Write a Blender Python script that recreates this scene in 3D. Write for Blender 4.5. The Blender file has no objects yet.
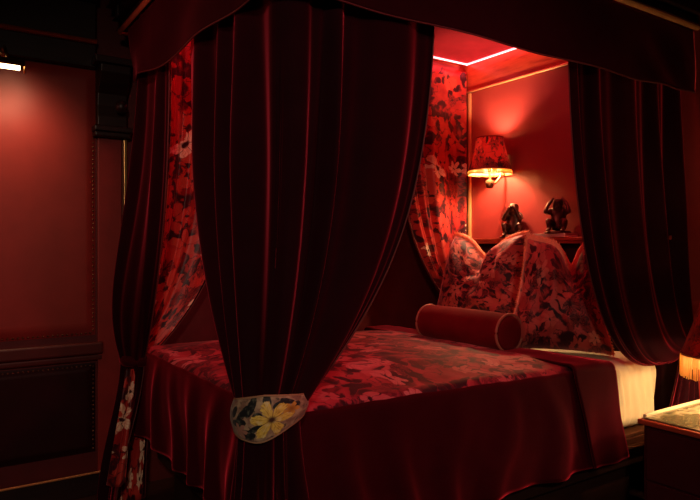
import bpy, bmesh, math, random
from math import sin, cos, pi, radians, sqrt, exp
from mathutils import Vector, Matrix, noise

random.seed(7)
S = bpy.context.scene
COL = S.collection

# ------------------------------------------------------------------ camera, world, light, exposure
cam = bpy.data.cameras.new('camera'); co = bpy.data.objects.new('camera', cam); COL.objects.link(co)
cam.lens = 626.2 / 700 * 36; cam.sensor_width = 36; cam.sensor_fit = 'HORIZONTAL'
cam.shift_y = -3.5 / 700; cam.clip_start = 0.05
co.location = (-.86, -1.692, 1.3)
co.rotation_euler = (radians(90), 0, radians(56.13 - 90))
S.camera = co

w = bpy.data.worlds.new('night'); S.world = w; w.use_nodes = True
w.node_tree.nodes['Background'].inputs[0].default_value = (.012, .010, .018, 1)
w.node_tree.nodes['Background'].inputs[1].default_value = .25

S.view_settings.view_transform = 'Standard'; S.view_settings.look = 'None'
S.view_settings.exposure = 0.0; S.view_settings.gamma = 1; S.view_settings.use_curve_mapping = False

def lamp(name, kind, loc, energy, color, rot=None, aim=None, **kw):
    d = bpy.data.lights.new(name, kind); o = bpy.data.objects.new(name, d); COL.objects.link(o)
    o.location = loc; d.energy = energy; d.color = color
    for k, v in kw.items(): setattr(d, k, v)
    if aim is not None:
        o.rotation_euler = (Vector(aim) - Vector(loc)).to_track_quat('-Z', 'Y').to_euler()
    return o

# added fill spots without fixtures: warm behind the camera, red from side and foot
lamp('fill_front', 'SPOT', (-1.7, -3.2, 2.5), 150, (1, .70, .52), aim=(.05, .0, .95), spot_size=radians(60), spot_blend=.9, shadow_soft_size=.12)
lamp('fill_side', 'SPOT', (2.15, -1.7, 2.45), 88, (1, .13, .17), aim=(.35, .0, .95), spot_size=radians(70), spot_blend=.9, shadow_soft_size=.30)
lamp('fill_foot', 'SPOT', (-1.9, 1.0, 2.05), 42, (1, .18, .18), aim=(-.05, .8, 1.8), spot_size=radians(62), spot_blend=.9, shadow_soft_size=.10)

# ------------------------------------------------------------------ node helpers
class N:
    def __init__(s, name):
        s.m = bpy.data.materials.new(name); s.m.use_nodes = True
        s.t = s.m.node_tree; s.b = s.t.nodes['Principled BSDF']
    def node(s, typ, **kw):
        n = s.t.nodes.new(typ)
        for k, v in kw.items(): setattr(n, k, v)
        return n
    def put(s, sock, v):
        if isinstance(v, bpy.types.NodeSocket): s.t.links.new(v, sock)
        elif v is not None: sock.default_value = v
    def math(s, op, a, b=None, c=None, clamp=False):
        n = s.node('ShaderNodeMath', operation=op, use_clamp=clamp)
        for i, v in enumerate((a, b, c)):
            if v is not None: s.put(n.inputs[i], v)
        return n.outputs[0]
    def vec(s, op, a, b=None):
        n = s.node('ShaderNodeVectorMath', operation=op)
        s.put(n.inputs[0], a)
        if b is not None: s.put(n.inputs['Scale'] if op == 'SCALE' else n.inputs[1], b)
        return n.outputs[1] if op in ('LENGTH', 'DOT_PRODUCT') else n.outputs[0]
    def sep(s, v):
        n = s.node('ShaderNodeSeparateXYZ'); s.put(n.inputs[0], v); return n.outputs
    def comb(s, x, y, z=0):
        n = s.node('ShaderNodeCombineXYZ'); s.put(n.inputs[0], x); s.put(n.inputs[1], y); s.put(n.inputs[2], z); return n.outputs[0]
    def noise(s, v, scale, detail=3, rough=.55, out=0):
        n = s.node('ShaderNodeTexNoise'); s.put(n.inputs['Vector'], v); n.inputs['Scale'].default_value = scale
        n.inputs['Detail'].default_value = detail; n.inputs['Roughness'].default_value = rough; return n.outputs[out]
    def step(s, x, lo, hi):
        n = s.node('ShaderNodeMapRange', interpolation_type='SMOOTHSTEP')
        s.put(n.inputs[0], x); n.inputs[1].default_value = lo; n.inputs[2].default_value = hi
        return n.outputs[0]
    def mix(s, f, a, b):
        n = s.node('ShaderNodeMix', data_type='RGBA')
        s.put(n.inputs[0], f); s.put(n.inputs[6], c4(a)); s.put(n.inputs[7], c4(b)); return n.outputs[2]
    def ramp(s, f, stops):
        n = s.node('ShaderNodeValToRGB'); s.put(n.inputs[0], f); e = n.color_ramp.elements
        while len(e) < len(stops): e.new(.5)
        for el, (p, c) in zip(e, stops): el.position = p; el.color = c4(c)
        return n.outputs[0]
    def bump(s, h, strength=.2, dist=.01):
        n = s.node('ShaderNodeBump'); n.inputs['Strength'].default_value = strength; n.inputs['Distance'].default_value = dist
        s.put(n.inputs['Height'], h); s.put(s.b.inputs['Normal'], n.outputs[0])
    def uv(s): return s.node('ShaderNodeTexCoord').outputs['UV']
    def obj(s): return s.node('ShaderNodeTexCoord').outputs['Object']
    def set(s, **kw):
        for k, v in kw.items(): s.put(s.b.inputs[k.replace('_', ' ')], c4(v) if isinstance(v, tuple) else v)
        return s.m

def c4(c):
    return (*c, 1) if isinstance(c, tuple) and len(c) == 3 else c

def velvet(name, col, sheen=.5, tint=(1, .12, .12), rough=.35):
    n = N(name); p = n.obj()
    f = n.noise(p, 9, 4)
    n.put(n.b.inputs['Base Color'], n.mix(f, tuple(x * .65 for x in col), tuple(x * 1.3 for x in col)))
    n.bump(n.noise(p, 220, 2), .12, .003)
    return n.set(Roughness=.75, Sheen_Weight=sheen, Sheen_Tint=tint, Sheen_Roughness=rough, Specular_IOR_Level=.04)

def plain(name, col, rough=.5, metal=0, spec=.4, var=.25, scale=12):
    n = N(name)
    f = n.noise(n.obj(), scale, 4)
    n.put(n.b.inputs['Base Color'], n.mix(f, tuple(x * (1 - var) for x in col), tuple(x * (1 + var) for x in col)))
    return n.set(Roughness=rough, Metallic=metal, Specular_IOR_Level=spec)

def wood(name, a, b, scale=(2, 25, 25), rough=.35):
    n = N(name)
    v = n.vec('MULTIPLY', n.obj(), scale)
    f = n.noise(v, 1.6, 6, .6)
    n.put(n.b.inputs['Base Color'], n.ramp(f, [(.3, a), (.55, b), (.75, a)]))
    return n.set(Roughness=rough, Specular_IOR_Level=.4)

def floral(name, ground, ground2, dark, blooms, scale, sheen=.15, warp=.25, leaf=.55, bloom=1.0, cover=.55, rough=.6, trans=0):
    n = N(name); p = n.vec('SCALE', n.uv(), scale)
    wv = n.vec('SUBTRACT', n.noise(p, 1.3, 2, .5, 1), (.5, .5, .5))
    p = n.vec('ADD', p, n.vec('SCALE', wv, warp))
    p = n.vec('ADD', p, n.vec('SCALE', n.vec('SUBTRACT', n.noise(p, 7, 3, .6, 1), (.5, .5, .5)), .16))
    col = n.mix(n.step(n.noise(p, 1.1, 5, .65), .35, .65), ground, ground2)
    def cells(sc, off):
        v = n.node('ShaderNodeTexVoronoi', voronoi_dimensions='2D', feature='F1')
        q = n.vec('ADD', p, off)
        n.put(v.inputs['Vector'], q); v.inputs['Scale'].default_value = sc; v.inputs['Randomness'].default_value = .9
        d = n.vec('SCALE', n.vec('SUBTRACT', q, v.outputs['Position']), sc)
        xyz = n.sep(d); rnd = n.sep(v.outputs['Color'])
        return xyz[0], xyz[1], rnd
    # leaves, two layers, dark
    for sc, off in ((2.6, (3.1, 7.7, 0)), (3.7, (11.3, 2.9, 0))):
        x, y, r = cells(sc, off)
        th = n.math('MULTIPLY', r[0], 6.283)
        c, s_ = n.math('COSINE', th), n.math('SINE', th)
        lx = n.math('ADD', n.math('MULTIPLY', x, c), n.math('MULTIPLY', y, s_))
        ly = n.math('SUBTRACT', n.math('MULTIPLY', y, c), n.math('MULTIPLY', x, s_))
        ly = n.math('ADD', ly, n.math('MULTIPLY', n.math('MULTIPLY', lx, lx), .5))
        e = n.math('ADD', n.math('POWER', n.math('MULTIPLY', lx, 1.7), 2), n.math('POWER', n.math('MULTIPLY', ly, 3.3), 2))
        e = n.math('ADD', e, n.math('MULTIPLY', n.math('SUBTRACT', n.noise(p, 9, 3), .5), 1.2))
        k = n.math('MULTIPLY', n.math('SUBTRACT', 1, n.step(e, .5, 1.05)), n.math('LESS_THAN', r[1], leaf))
        col = n.mix(k, col, n.mix(n.step(n.noise(p, 4, 4), .48, .7), dark, ground2))
    # stems
    st = n.math('ABSOLUTE', n.math('SUBTRACT', n.noise(p, 1.7, 2), .5))
    col = n.mix(n.math('MULTIPLY', n.math('SUBTRACT', 1, n.step(st, .004, .012)), .8), col, dark)
    # blooms
    for i, (sc, off, petals) in enumerate(((1.25, (0, 0, 0), 2.5), (2.0, (5.3, 9.1, 0), 3.0))):
        sc = sc / bloom
        x, y, r = cells(sc, off)
        ang = n.math('ARCTAN2', y, x); rad = n.math('POWER', n.math('ADD', n.math('MULTIPLY', x, x), n.math('MULTIPLY', y, y)), .5)
        pet = n.math('ABSOLUTE', n.math('COSINE', n.math('ADD', n.math('MULTIPLY', ang, petals), n.math('MULTIPLY', r[2], 6))))
        lim = n.math('ADD', .2, n.math('MULTIPLY', pet, .2))
        lim = n.math('ADD', lim, n.math('MULTIPLY', n.math('SUBTRACT', n.noise(p, 5, 3), .5), .16))
        k = n.math('MULTIPLY', n.step(n.math('SUBTRACT', lim, rad), 0, .03), n.math('LESS_THAN', r[0], cover))
        cl = n.ramp(r[1], [((j + .0) / len(blooms), b) for j, b in enumerate(blooms)])
        cl.node.color_ramp.interpolation = 'CONSTANT'
        streak = n.step(n.noise(n.comb(n.math('MULTIPLY', ang, 5), n.math('MULTIPLY', rad, 3)), 1.5, 3), .4, .62)
        cl = n.mix(n.math('MULTIPLY', streak, .55), cl, ground)
        cl = n.mix(n.math('SUBTRACT', 1, n.step(pet, .0, .22)), cl, dark)
        cl = n.mix(n.math('SUBTRACT', 1, n.step(rad, .04, .09)), cl, dark)
        col = n.mix(k, col, cl)
    n.put(n.b.inputs['Base Color'], col)
    n.bump(n.noise(n.uv(), 160, 2), .1, .002)
    n.set(Roughness=rough, Sheen_Weight=sheen, Sheen_Tint=(1, .3, .3), Sheen_Roughness=.4, Specular_IOR_Level=.25)
    if trans:
        tr = n.node('ShaderNodeBsdfTranslucent'); n.put(tr.inputs[0], n.vec('SCALE', col, 1.0))
        mx = n.node('ShaderNodeMixShader'); mx.inputs[0].default_value = trans
        n.t.links.new(n.b.outputs[0], mx.inputs[1]); n.t.links.new(tr.outputs[0], mx.inputs[2])
        n.t.links.new(mx.outputs[0], n.t.nodes['Material Output'].inputs[0])
    return n.m

def emit(name, col, strength, base=(.8, .8, .8)):
    n = N(name)
    f = n.noise(n.obj(), 3, 1)
    n.put(n.b.inputs['Emission Color'], n.mix(f, col, tuple(x * .95 for x in col)))
    return n.set(Base_Color=base, Emission_Strength=strength, Roughness=.5)

M = {}
M['velvet'] = velvet('dark_red_velvet', (.040, .0018, .0048), .75, (.9, .05, .09), .36)
M['velvet_drape'] = velvet('black_red_velvet', (.015, .0014, .0034), .7, (.9, .06, .11), .38)
M['velvet_valance'] = velvet('valance_velvet', (.026, .0024, .0050), .5, (.8, .07, .10), .3)
M['velvet_bolster'] = velvet('bolster_velvet', (.13, .006, .010), .3, (1, .2, .18), .35)
M['piping'] = plain('pink_piping', (.36, .10, .07), .6)
M['piping_red'] = plain('red_piping', (.10, .015, .014), .5)
M['lining'] = floral('floral_lining', (.50, .036, .026), (.27, .012, .013), (.035, .006, .010),
                     [(.84, .62, .42), (.42, .04, .03), (.06, .006, .01), (.46, .06, .04)], 3.5, cover=.6, leaf=.6, warp=.35, rough=.40)
M['bedcover'] = floral('floral_bedcover', (.44, .045, .065), (.20, .010, .020), (.018, .003, .008),
                       [(.46, .11, .12), (.10, .006, .014), (.56, .20, .20), (.02, .003, .008)], 3.4, sheen=.2, warp=.9, leaf=.8, cover=.6)
M['cushion'] = floral('floral_cushion_velvet', (.44, .075, .065), (.28, .026, .024), (.020, .004, .008),
                      [(.42, .07, .055), (.022, .003, .006), (.46, .13, .09), (.018, .003, .006)], 5.0, sheen=.6, warp=.6, leaf=.75, cover=.75)
M['fringe_cushion'] = plain('coral_fringe', (.88, .32, .17), .7, scale=90)
n = N('gold_fringe'); cc = n.mix(n.noise(n.obj(), 60, 3), (.70, .42, .15), (.85, .60, .28)); n.put(n.b.inputs['Base Color'], cc)
tr = n.node('ShaderNodeBsdfTranslucent'); n.put(tr.inputs[0], cc); mx = n.node('ShaderNodeMixShader'); mx.inputs[0].default_value = .5
n.t.links.new(n.b.outputs[0], mx.inputs[1]); n.t.links.new(tr.outputs[0], mx.inputs[2]); n.t.links.new(mx.outputs[0], n.t.nodes['Material Output'].inputs[0])
M['fringe_cream'] = n.set(Roughness=.7)
M['sheet'] = plain('cream_cotton_sheet', (.76, .64, .40), .75, spec=.2, var=.06, scale=6)
M['bedbase'] = plain('dark_bed_base', (.035, .012, .008), .5)
M['walnut'] = wood('walnut_rail', (.045, .014, .008), (.10, .035, .016))
M['mahogany'] = wood('polished_mahogany', (.20, .022, .010), (.42, .07, .03), (2, 2, 14), .3)
M['darkwood'] = wood('dark_stained_wood', (.012, .004, .004), (.022, .007, .006), (3, 3, 20), .4)
M['gilt'] = plain('gilt_moulding', (.75, .36, .14), .4, .25)
M['brass'] = plain('aged_brass', (.70, .42, .16), .3, 1)
M['redwall'] = plain('red_lacquered_wall', (.28, .034, .028), .36, spec=.5, var=.06, scale=3)
M['wallred'] = plain('red_plaster', (.09, .006, .007), .5)
M['leather'] = plain('red_leather_panel', (.25, .022, .018), .42, spec=.4, var=.25, scale=7)
M['railred'] = plain('dark_red_rail', (.075, .007, .006), .45)
M['pilaster'] = plain('red_pilaster', (.22, .016, .014), .45)
M['darkleather'] = plain('oxblood_leather', (.020, .002, .003), .5, spec=.15, var=.3, scale=9)
M['ceilred'] = velvet('red_fabric_ceiling', (.22, .010, .018), .1)
M['ceil'] = plain('dark_ceiling', (.010, .005, .006), .8)
M['floor'] = wood('dark_floorboards', (.018, .007, .005), (.035, .012, .008), (1.5, 14, 14), .35)
M['stone'] = None

# ------------------------------------------------------------------ mesh helpers
class MB:
    def __init__(s): s.v = []; s.f = []; s.uv = {}; s.mi = []
    def add(s, vs, fs, uvs=None):
        o = len(s.v); s.v += [tuple(p) for p in vs]; s.f += [tuple(i + o for i in f) for f in fs]
        if uvs:
            for i, u in enumerate(uvs): s.uv[o + i] = u
    def box(s, a, b):
        x0, y0, z0 = a; x1, y1, z1 = b
        s.add([(x0, y0, z0), (x1, y0, z0), (x1, y1, z0), (x0, y1, z0), (x0, y0, z1), (x1, y0, z1), (x1, y1, z1), (x0, y1, z1)],
              [(0, 3, 2, 1), (4, 5, 6, 7), (0, 1, 5, 4), (1, 2, 6, 5), (2, 3, 7, 6), (3, 0, 4, 7)])
    def grid(s, fn, nu, nv, closed_u=False):
        vs = []; us = []
        for j in range(nv + 1):
            for i in range(nu + (0 if closed_u else 1)):
                r = fn(i / nu, j / nv)
                if len(r) == 2: vs.append(r[0]); us.append(r[1])
                else: vs.append(r); us.append((i / nu, j / nv))
        W_ = nu if closed_u else nu + 1
        fs = []
        for j in range(nv):
            for i in range(nu):
                k = (i + 1) % W_ if closed_u else i + 1
                fs.append((j * W_ + i, j * W_ + k, (j + 1) * W_ + k, (j + 1) * W_ + i))
        s.add(vs, fs, us)
    def lathe(s, prof, c=(0, 0, 0), n=32, axis='z', cap=True):
        # prof: list of (r, h)
        m = len(prof)
        vs = []
        for r, h in prof:
            for i in range(n):
                a = 2 * pi * i / n
                p = (r * cos(a), r * sin(a), h)
                if axis == 'x': p = (h, r * cos(a), r * sin(a))
                if axis == 'y': p = (r * sin(a), h, r * cos(a))
                vs.append((p[0] + c[0], p[1] + c[1], p[2] + c[2]))
        fs = []
        for j in range(m - 1):
            for i in range(n):
                k = (i + 1) % n
                fs.append((j * n + i, j * n + k, (j + 1) * n + k, (j + 1) * n + i))
        if cap and prof[0][0] > 1e-6: fs.append(tuple(reversed(range(n))))
        if cap and prof[-1][0] > 1e-6: fs.append(tuple(range((m - 1) * n, m * n)))
        s.add(vs, fs, [(math.atan2(p[1] - c[1], p[0] - c[0]) * .12, p[2]) for p in vs])
    def tube(s, pts, r, n=8, closed=False):
        pts = [Vector(p) for p in pts]; m = len(pts); vs = []; up = Vector((0, 0, 1))
        for i, p in enumerate(pts):
            t = (pts[(i + 1) % m] - pts[i - 1]) if closed else (pts[min(i + 1, m - 1)] - pts[max(i - 1, 0)])
            t.normalize()
            a = t.cross(up)
            if a.length < .05: a = t.cross(Vector((1, 0, 0)))
            a.normalize(); b = a.cross(t)
            rr = r(i / (m - 1)) if callable(r) else r
            for k in range(n):
                q = p + a * rr * cos(2 * pi * k / n) + b * rr * sin(2 * pi * k / n); vs.append(q)
        fs = []
        for i in range(m if closed else m - 1):
            j = (i + 1) % m
            for k in range(n):
                l = (k + 1) % n
                fs.append((i * n + k, i * n + l, j * n + l, j * n + k))
        if not closed:
            fs.append(tuple(reversed(range(n)))); fs.append(tuple(range((m - 1) * n, m * n)))
        s.add(vs, fs)
    def build(s, name, mat, parent=None, smooth=True, bevel=0, solid=None, subsurf=0):
        me = bpy.data.meshes.new(name); me.from_pydata(s.v, [], s.f); me.update()
        if s.uv:
            l = me.uv_layers.new(name='UVMap')
            for lp in me.loops: l.data[lp.index].uv = s.uv.get(lp.vertex_index, (0, 0))
        bm = bmesh.new(); bm.from_mesh(me)
        bmesh.ops.remove_doubles(bm, verts=bm.verts, dist=1e-6)
        bmesh.ops.recalc_face_normals(bm, faces=bm.faces); bm.to_mesh(me); bm.free()
        for p in me.polygons: p.use_smooth = smooth
        me.materials.append(M[mat] if isinstance(mat, str) else mat)
        o = bpy.data.objects.new(name, me); COL.objects.link(o)
        if parent:
            o.parent = parent
            o.matrix_parent_inverse = parent_matrix(parent).inverted()
        if solid:
            md = o.modifiers.new('solid', 'SOLIDIFY'); md.thickness = solid; md.offset = 0
        if bevel:
            md = o.modifiers.new('bevel', 'BEVEL'); md.width = bevel; md.segments = 3; md.limit_method = 'ANGLE'
            for p in me.polygons: p.use_smooth = False
        if subsurf:
            md = o.modifiers.new('sub', 'SUBSURF'); md.levels = subsurf; md.render_levels = subsurf
        return o

def parent_matrix(o):
    m = Matrix.LocRotScale(o.location, o.rotation_euler, o.scale)
    if o.parent: m = parent_matrix(o.parent) @ o.matrix_parent_inverse @ m
    return m

def tag(o, label, cat, group=None):
    o['label'] = label; o['category'] = cat
    if group: o['group'] = group
    return o

def thing(name, label, cat, loc, rz=0, group=None):
    o = bpy.data.objects.new(name, None); COL.objects.link(o); o.empty_display_size = .05
    o.location = loc; o.rotation_euler = (0, 0, rz)
    return tag(o, label, cat, group)

def struct(name, a, b, mat, bevel=0):
    m = MB(); m.box(a, b); o = m.build(name, mat, smooth=False, bevel=bevel); o['kind'] = 'structure'; return o

def lerp(a, b, t): return a + (b - a) * t
def smooth(t): t = max(0, min(1, t)); return t * t * (3 - 2 * t)

L, W = 2.345, 1.58        # canopy inside: head wall at x = L, far side at y = W
YW = 1.80                 # the panelled side wall

# ------------------------------------------------------------------ the room
struct('floor', (-4, -4.2, -.1), (2.6, 2.0, 0), 'floor')
struct('ceiling', (-4, -4.2, 2.75), (2.6, 2.0, 2.85), 'ceil')
struct('wall_left', (-4, YW, 0), (2.6, 2.0, 2.75), 'wallred')
struct('wall_head', (L, -4.2, 0), (2.6, YW, 2.75), 'redwall')
struct('wall_right', (-4, -4.4, 0), (2.6, -4.2, 2.75), 'darkleather')
struct('wall_back', (-4.2, -4.2, 0), (-4, 2.0, 2.75), 'darkleather')
struct('baseboard_left', (-4, YW - .03, 0), (-.02, YW, .115), 'darkwood', .004)
m = MB()
m.tube([(-4, YW - .032, .118), (-.1, YW - .032, .118)], .006)
o = m.build('trim_1', 'gilt'); o['kind'] = 'structure'
# dark entablature above the panel
m = MB()
m.box((-4, YW - .05, 2.23), (-.14, YW, 2.75))
m.box((-4, YW - .10, 2.56), (-.14, YW - .05, 2.75))
o = m.build('trim_2', 'darkwood', smooth=False, bevel=.006); o['kind'] = 'structure'
m = MB(); m.tube([(-4, YW - .058, 2.36), (-.14, YW - .058, 2.36)], .014)
o = m.build('trim_3', 'mahogany'); o['kind'] = 'structure'
# chair rail
m = MB(); m.box((-4, YW - .035, .735), (-.10, YW, .80)); m.box((-4, YW - .022, .70), (-.10, YW, .735))
o = m.build('trim_4', 'railred', smooth=False, bevel=.012); o['kind'] = 'structure'
# thin brass strips
struct('trim_5', (.005, YW - .03, .12), (.022, YW, 1.88), 'brass', .002)
struct('trim_6', (L - .02, 1.527, 1.36), (L, 1.548, 2.39), 'gilt', .003)
struct('trim_7', (-.126, YW - .02, 0), (-.005, YW, 1.90), 'pilaster', .004)

def nailheads(parent, pts):
    h = MB(); h.lathe([(.0062, 0), (.0055, -.003), (.003, -.0052), (0, -.006)], n=8, axis='y')
    first = None
    for i, p in enumerate(pts):
        if first is None:
            first = h.build('nailhead', 'brass_dark', parent); first.location = p; ob = first
        else:
            ob = first.copy(); COL.objects.link(ob); ob.parent = parent; ob.matrix_parent_inverse = first.matrix_parent_inverse.copy(); ob.location = p

M['brass_dark'] = plain('dark_brass_nail', (.20, .09, .05), .4, 1)

def wallpanel(name, label, x0, x1, z0, z1, mat, nails):
    t = thing(name, label, 'wall panel', ((x0 + x1) / 2, YW, z0))
    g = MB()
    def fn(u, v):
        a, b = 2 * u - 1, 2 * v - 1
        e = min(1, (1 - max(abs(a), 0)) * (x1 - x0) / 2 / .04); f = min(1, (1 - abs(b)) * (z1 - z0) / 2 / .04)
        d = .002 + .016 * smooth(min(e, f)) + .002 * noise.noise((u * 5, v * 4, 1))
        return (lerp(x0, x1, u), YW - d, lerp(z0, z1, v))
    g.grid(fn, 120, 60); g.build('padding', mat, t)
    nailheads(t, nails)
    return t

zz = [lerp(.86, 1.89, i / 46) for i in range(47)]
wallpanel('upholstered_panel', 'padded red leather wall panel under the brass picture light, edged with nailheads', -2.2, -.135, .835, 2.225, 'leather',
          [(-.147, YW - .004, z) for z in zz] + [(-.16 - i * .0225, YW - .006, .846) for i in range(24)])
wallpanel('dado_panel', 'dark padded lower wall panel beneath the red chair rail', -2.2, -.135, .22, .69, 'darkleather',
          [(-.147, YW - .004, lerp(.24, .67, i / 19)) for i in range(20)] + [(-.16 - i * .0225, YW - .004, .675) for i in range(24)])

# corbel under the entablature
t = thing('corbel', 'dark carved corbel bracket on the wall left of the bed canopy', 'corbel', (-.06, YW, 1.9))
m = MB()
prof = [(.0, 1.93), (.055, 1.93), (.06, 1.98), (.05, 2.04), (.06, 2.10), (.10, 2.15), (.13, 2.20), (.13, 2.24), (0, 2.24)]
vs = []; fs = []
for x in (-.135, .015):
    vs += [(x, YW - d, z) for d, z in prof]
k = len(prof)
fs = [tuple(range(k)), tuple(range(2 * k - 1, k - 1, -1))] + [(i, i + k, (i + 1) % k + k, (i + 1) % k) for i in range(k)]
m.add(vs, fs); m.build('bracket', 'corbelwood' if 'corbelwood' in M else 'darkwood', t, smooth=False, bevel=.006)
m = MB(); m.box((-.155, YW - .09, 1.90), (.035, YW, 1.93)); m.box((-.15, YW - .075, 1.875), (.03, YW, 1.90))
m.build('foot_moulding', 'darkwood', t, smooth=False, bevel=.006)
m = MB(); m.box((-.165, YW - .15, 2.24), (.045, YW, 2.275)); m.build('cap_moulding', 'darkwood', t, smooth=False, bevel=.005)
m = MB(); m.lathe([(.001, -.035), (.02, -.03), (.03, -.01), (.03, .01), (.02, .028), (.001, .032)], (-.03, YW - .11, 2.03), 16)
m.build('carved_boss', 'darkwood', t)

# picture light
t = thing('picture_light', 'brass picture light glowing above the red leather panel', 'lamp', (-.75, YW, 2.15))
m = MB()
def hood(u, v):
    a = lerp(radians(-10), radians(190), v); r = .03
    return (lerp(-1.15, -.498, u), 1.55 + r * cos(a), 2.13 + r * sin(a))
m.grid(hood, 4, 16); m.build('hood', 'brass_hood' if 'brass_hood' in M else 'brass', t, solid=.003)
for xx in (-1.149, -.497):
    m = MB(); m.lathe([(.0305, -.002), (.0305, .002)], (xx, 1.55, 2.13), 24, 'x'); m.build('end_cap', 'brass', t)
m = MB(); m.lathe([(.012, -1.12), (.012, -.515)], (0, 1.55, 2.122), 12, 'x')
M['tube'] = emit('warm_tube', (1, .70, .36), 9); m.build('lamp_tube', 'tube', t)
for xx in (-.98, -.57):
    m = MB(); m.tube([(xx, 1.56, 2.16), (xx, 1.59, 2.205), (xx, 1.64, 2.235), (xx, YW - .045, 2.235)], .008)
    m.build('bracket_arm', 'brass', t)
    m = MB(); m.lathe([(.018, 0), (.022, .006), (.022, .012)], (xx, YW - .06, 2.235), 16, 'y'); m.build('wall_rose', 'brass', t)
for xx in (-.86, -.53):
    pl = lamp('picture_light_glow', 'SPOT', (xx, 1.53, 2.10), 12, (1, .60, .34), aim=(xx, YW, 1.78), spot_size=radians(112), spot_blend=1, shadow_soft_size=.12)
    pl.parent = t; pl.matrix_parent_inverse = parent_matrix(t).inverted()

# ------------------------------------------------------------------ canopy bed
bed = thing('canopy_bed', 'large canopy bed with dark red velvet valance and gilt cornice', 'bed', (1.15, .79, 0))
m = MB(); m.box((.16, .16, 0), (2.10, 1.42, .22)); m.build('plinth', 'bedbase', bed, smooth=False, bevel=.01)
m = MB(); m.box((.10, .10, .22), (2.19, 1.50, .33)); m.build('bed_base', 'bedbase', bed, smooth=False, bevel=.01)
m = MB()
for z0, z1, d in ((.33, .345, .045), (.345, .375, .058), (.375, .395, .066)):
    m.box((d, d, z0), (2.19, 1.56 - d, z1))
m.build('side_rail', 'walnut', bed, smooth=False, bevel=.004)
# tester (fabric ceiling), frieze boards, cornice
m = MB(); m.box((-.04, -.04, 2.60), (L, W + .04, 2.63)); m.build('tester', 'ceilred', bed, smooth=False)
m = MB(); m.box((L - .012, -.03, 2.405), (L - .001, W + .03, 2.60)); m.build('frieze_panel', 'mahogany', bed, smooth=False, bevel=.003)
m = MB(); m.tube([(L - .014, -.03, 2.402), (L - .014, W, 2.402)], .008); m.build('frieze_moulding', 'gilt', bed)
m = MB(); m.box((-.04, W + .012, 2.405), (L - .012, W + .024, 2.60)); m.build('frieze_panel', 'mahogany', bed, smooth=False, bevel=.003)
def rails(d, z0, z1, mm):
    mm.box((-d, -d, z0), (L, -.012, z1)); mm.box((-d, -.012, z0), (-.012, W + d, z1)); mm.box((-d, W + .012, z0), (L - .012, W + d, z1))
m = MB(); rails(.045, 2.40, 2.46, m); rails(.075, 2.46, 2.53, m); rails(.10, 2.53, 2.62, m)
m.build('cornice', 'darkwood', bed, smooth=False, bevel=.008)
m = MB(); q = .052
m.tube([(L, -q, 2.402), (-q, -q, 2.402), (-q, W + q, 2.402), (L - .02, W + q, 2.402)], .016)
m.build('gilt_moulding', 'gilt', bed)

# valance skirt along foot and near side
def path_at(pts, s):
    d = [0]
    for a, b in zip(pts, pts[1:]): d.append(d[-1] + (Vector(b) - Vector(a)).length)
    x = s * d[-1]
    for i in range(len(pts) - 1):
        if x <= d[i + 1] + 1e-9:
            k = (x - d[i]) / (d[i + 1] - d[i]); a, b = Vector(pts[i]), Vector(pts[i + 1])
            t_ = (b - a).normalized(); return a + (b - a) * k, Vector((t_.y, -t_.x)), x, d[-1]
def rounded(pts, r, n=6):
    out = [Vector(pts[0])]
    for a, b, c in zip(pts, pts[1:], pts[2:]):
        a, b, c = Vector(a), Vector(b), Vector(c)
        p = b + (a - b).normalized() * r; q_ = b + (c - b).normalized() * r
        for i in range(n + 1):
            t_ = i / n; out.append(p * (1 - t_) ** 2 + b * 2 * t_ * (1 - t_) + q_ * t_ * t_)
    out.append(Vector(pts[-1])); return out

vpath = rounded([(-.03, W - .045), (-.03, -.035), (L - .003, -.035)], .04)
def val(u, v):
    p, nrm, s, T = path_at(vpath, u)
    zt, zb = 2.392, 2.075
    # gentle swag on the foot side, dipping toward the far corner
    if p.y > 0 and p.x < 0: zb += .012 * sin(pi * min(1, p.y / W)) + .055 * smooth((p.y - 1.0) / .5)
    else: zb -= .0 * smooth(p.x / L)
    z = lerp(zt, zb, v)
    a = .012 * v * sin(s * 9 + v * 2.2) + .010 * v * noise.noise((s * 3.2, v * 2.5, 3))
    if p.x > 1.7: a += .014 * sin((p.x * 16 + z * 14)) * v * smooth((p.x - 1.7) / .4) * (1 - smooth((p.x - 2.2) / .14))
    k = abs(p.y - W) if p.x < 0 else 9
    if k < .45: a += .02 * sin((p.y * 14 - z * 12)) * v * (1 - k / .45)
    a = max(a, -.012)
    q_ = p - nrm * (-a) if False else p + nrm * a * -1
    return (q_.x, q_.y, z), (s, z)
m = MB(); m.grid(val, 240, 24); m.build('valance', 'velvet_valance', bed, solid=.006)
m = MB(); m.tube([Vector(val(i / 160, 1)[0]) for i in range(161)], .004, 6); m.build('valance_piping', 'piping_red', bed)

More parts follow.
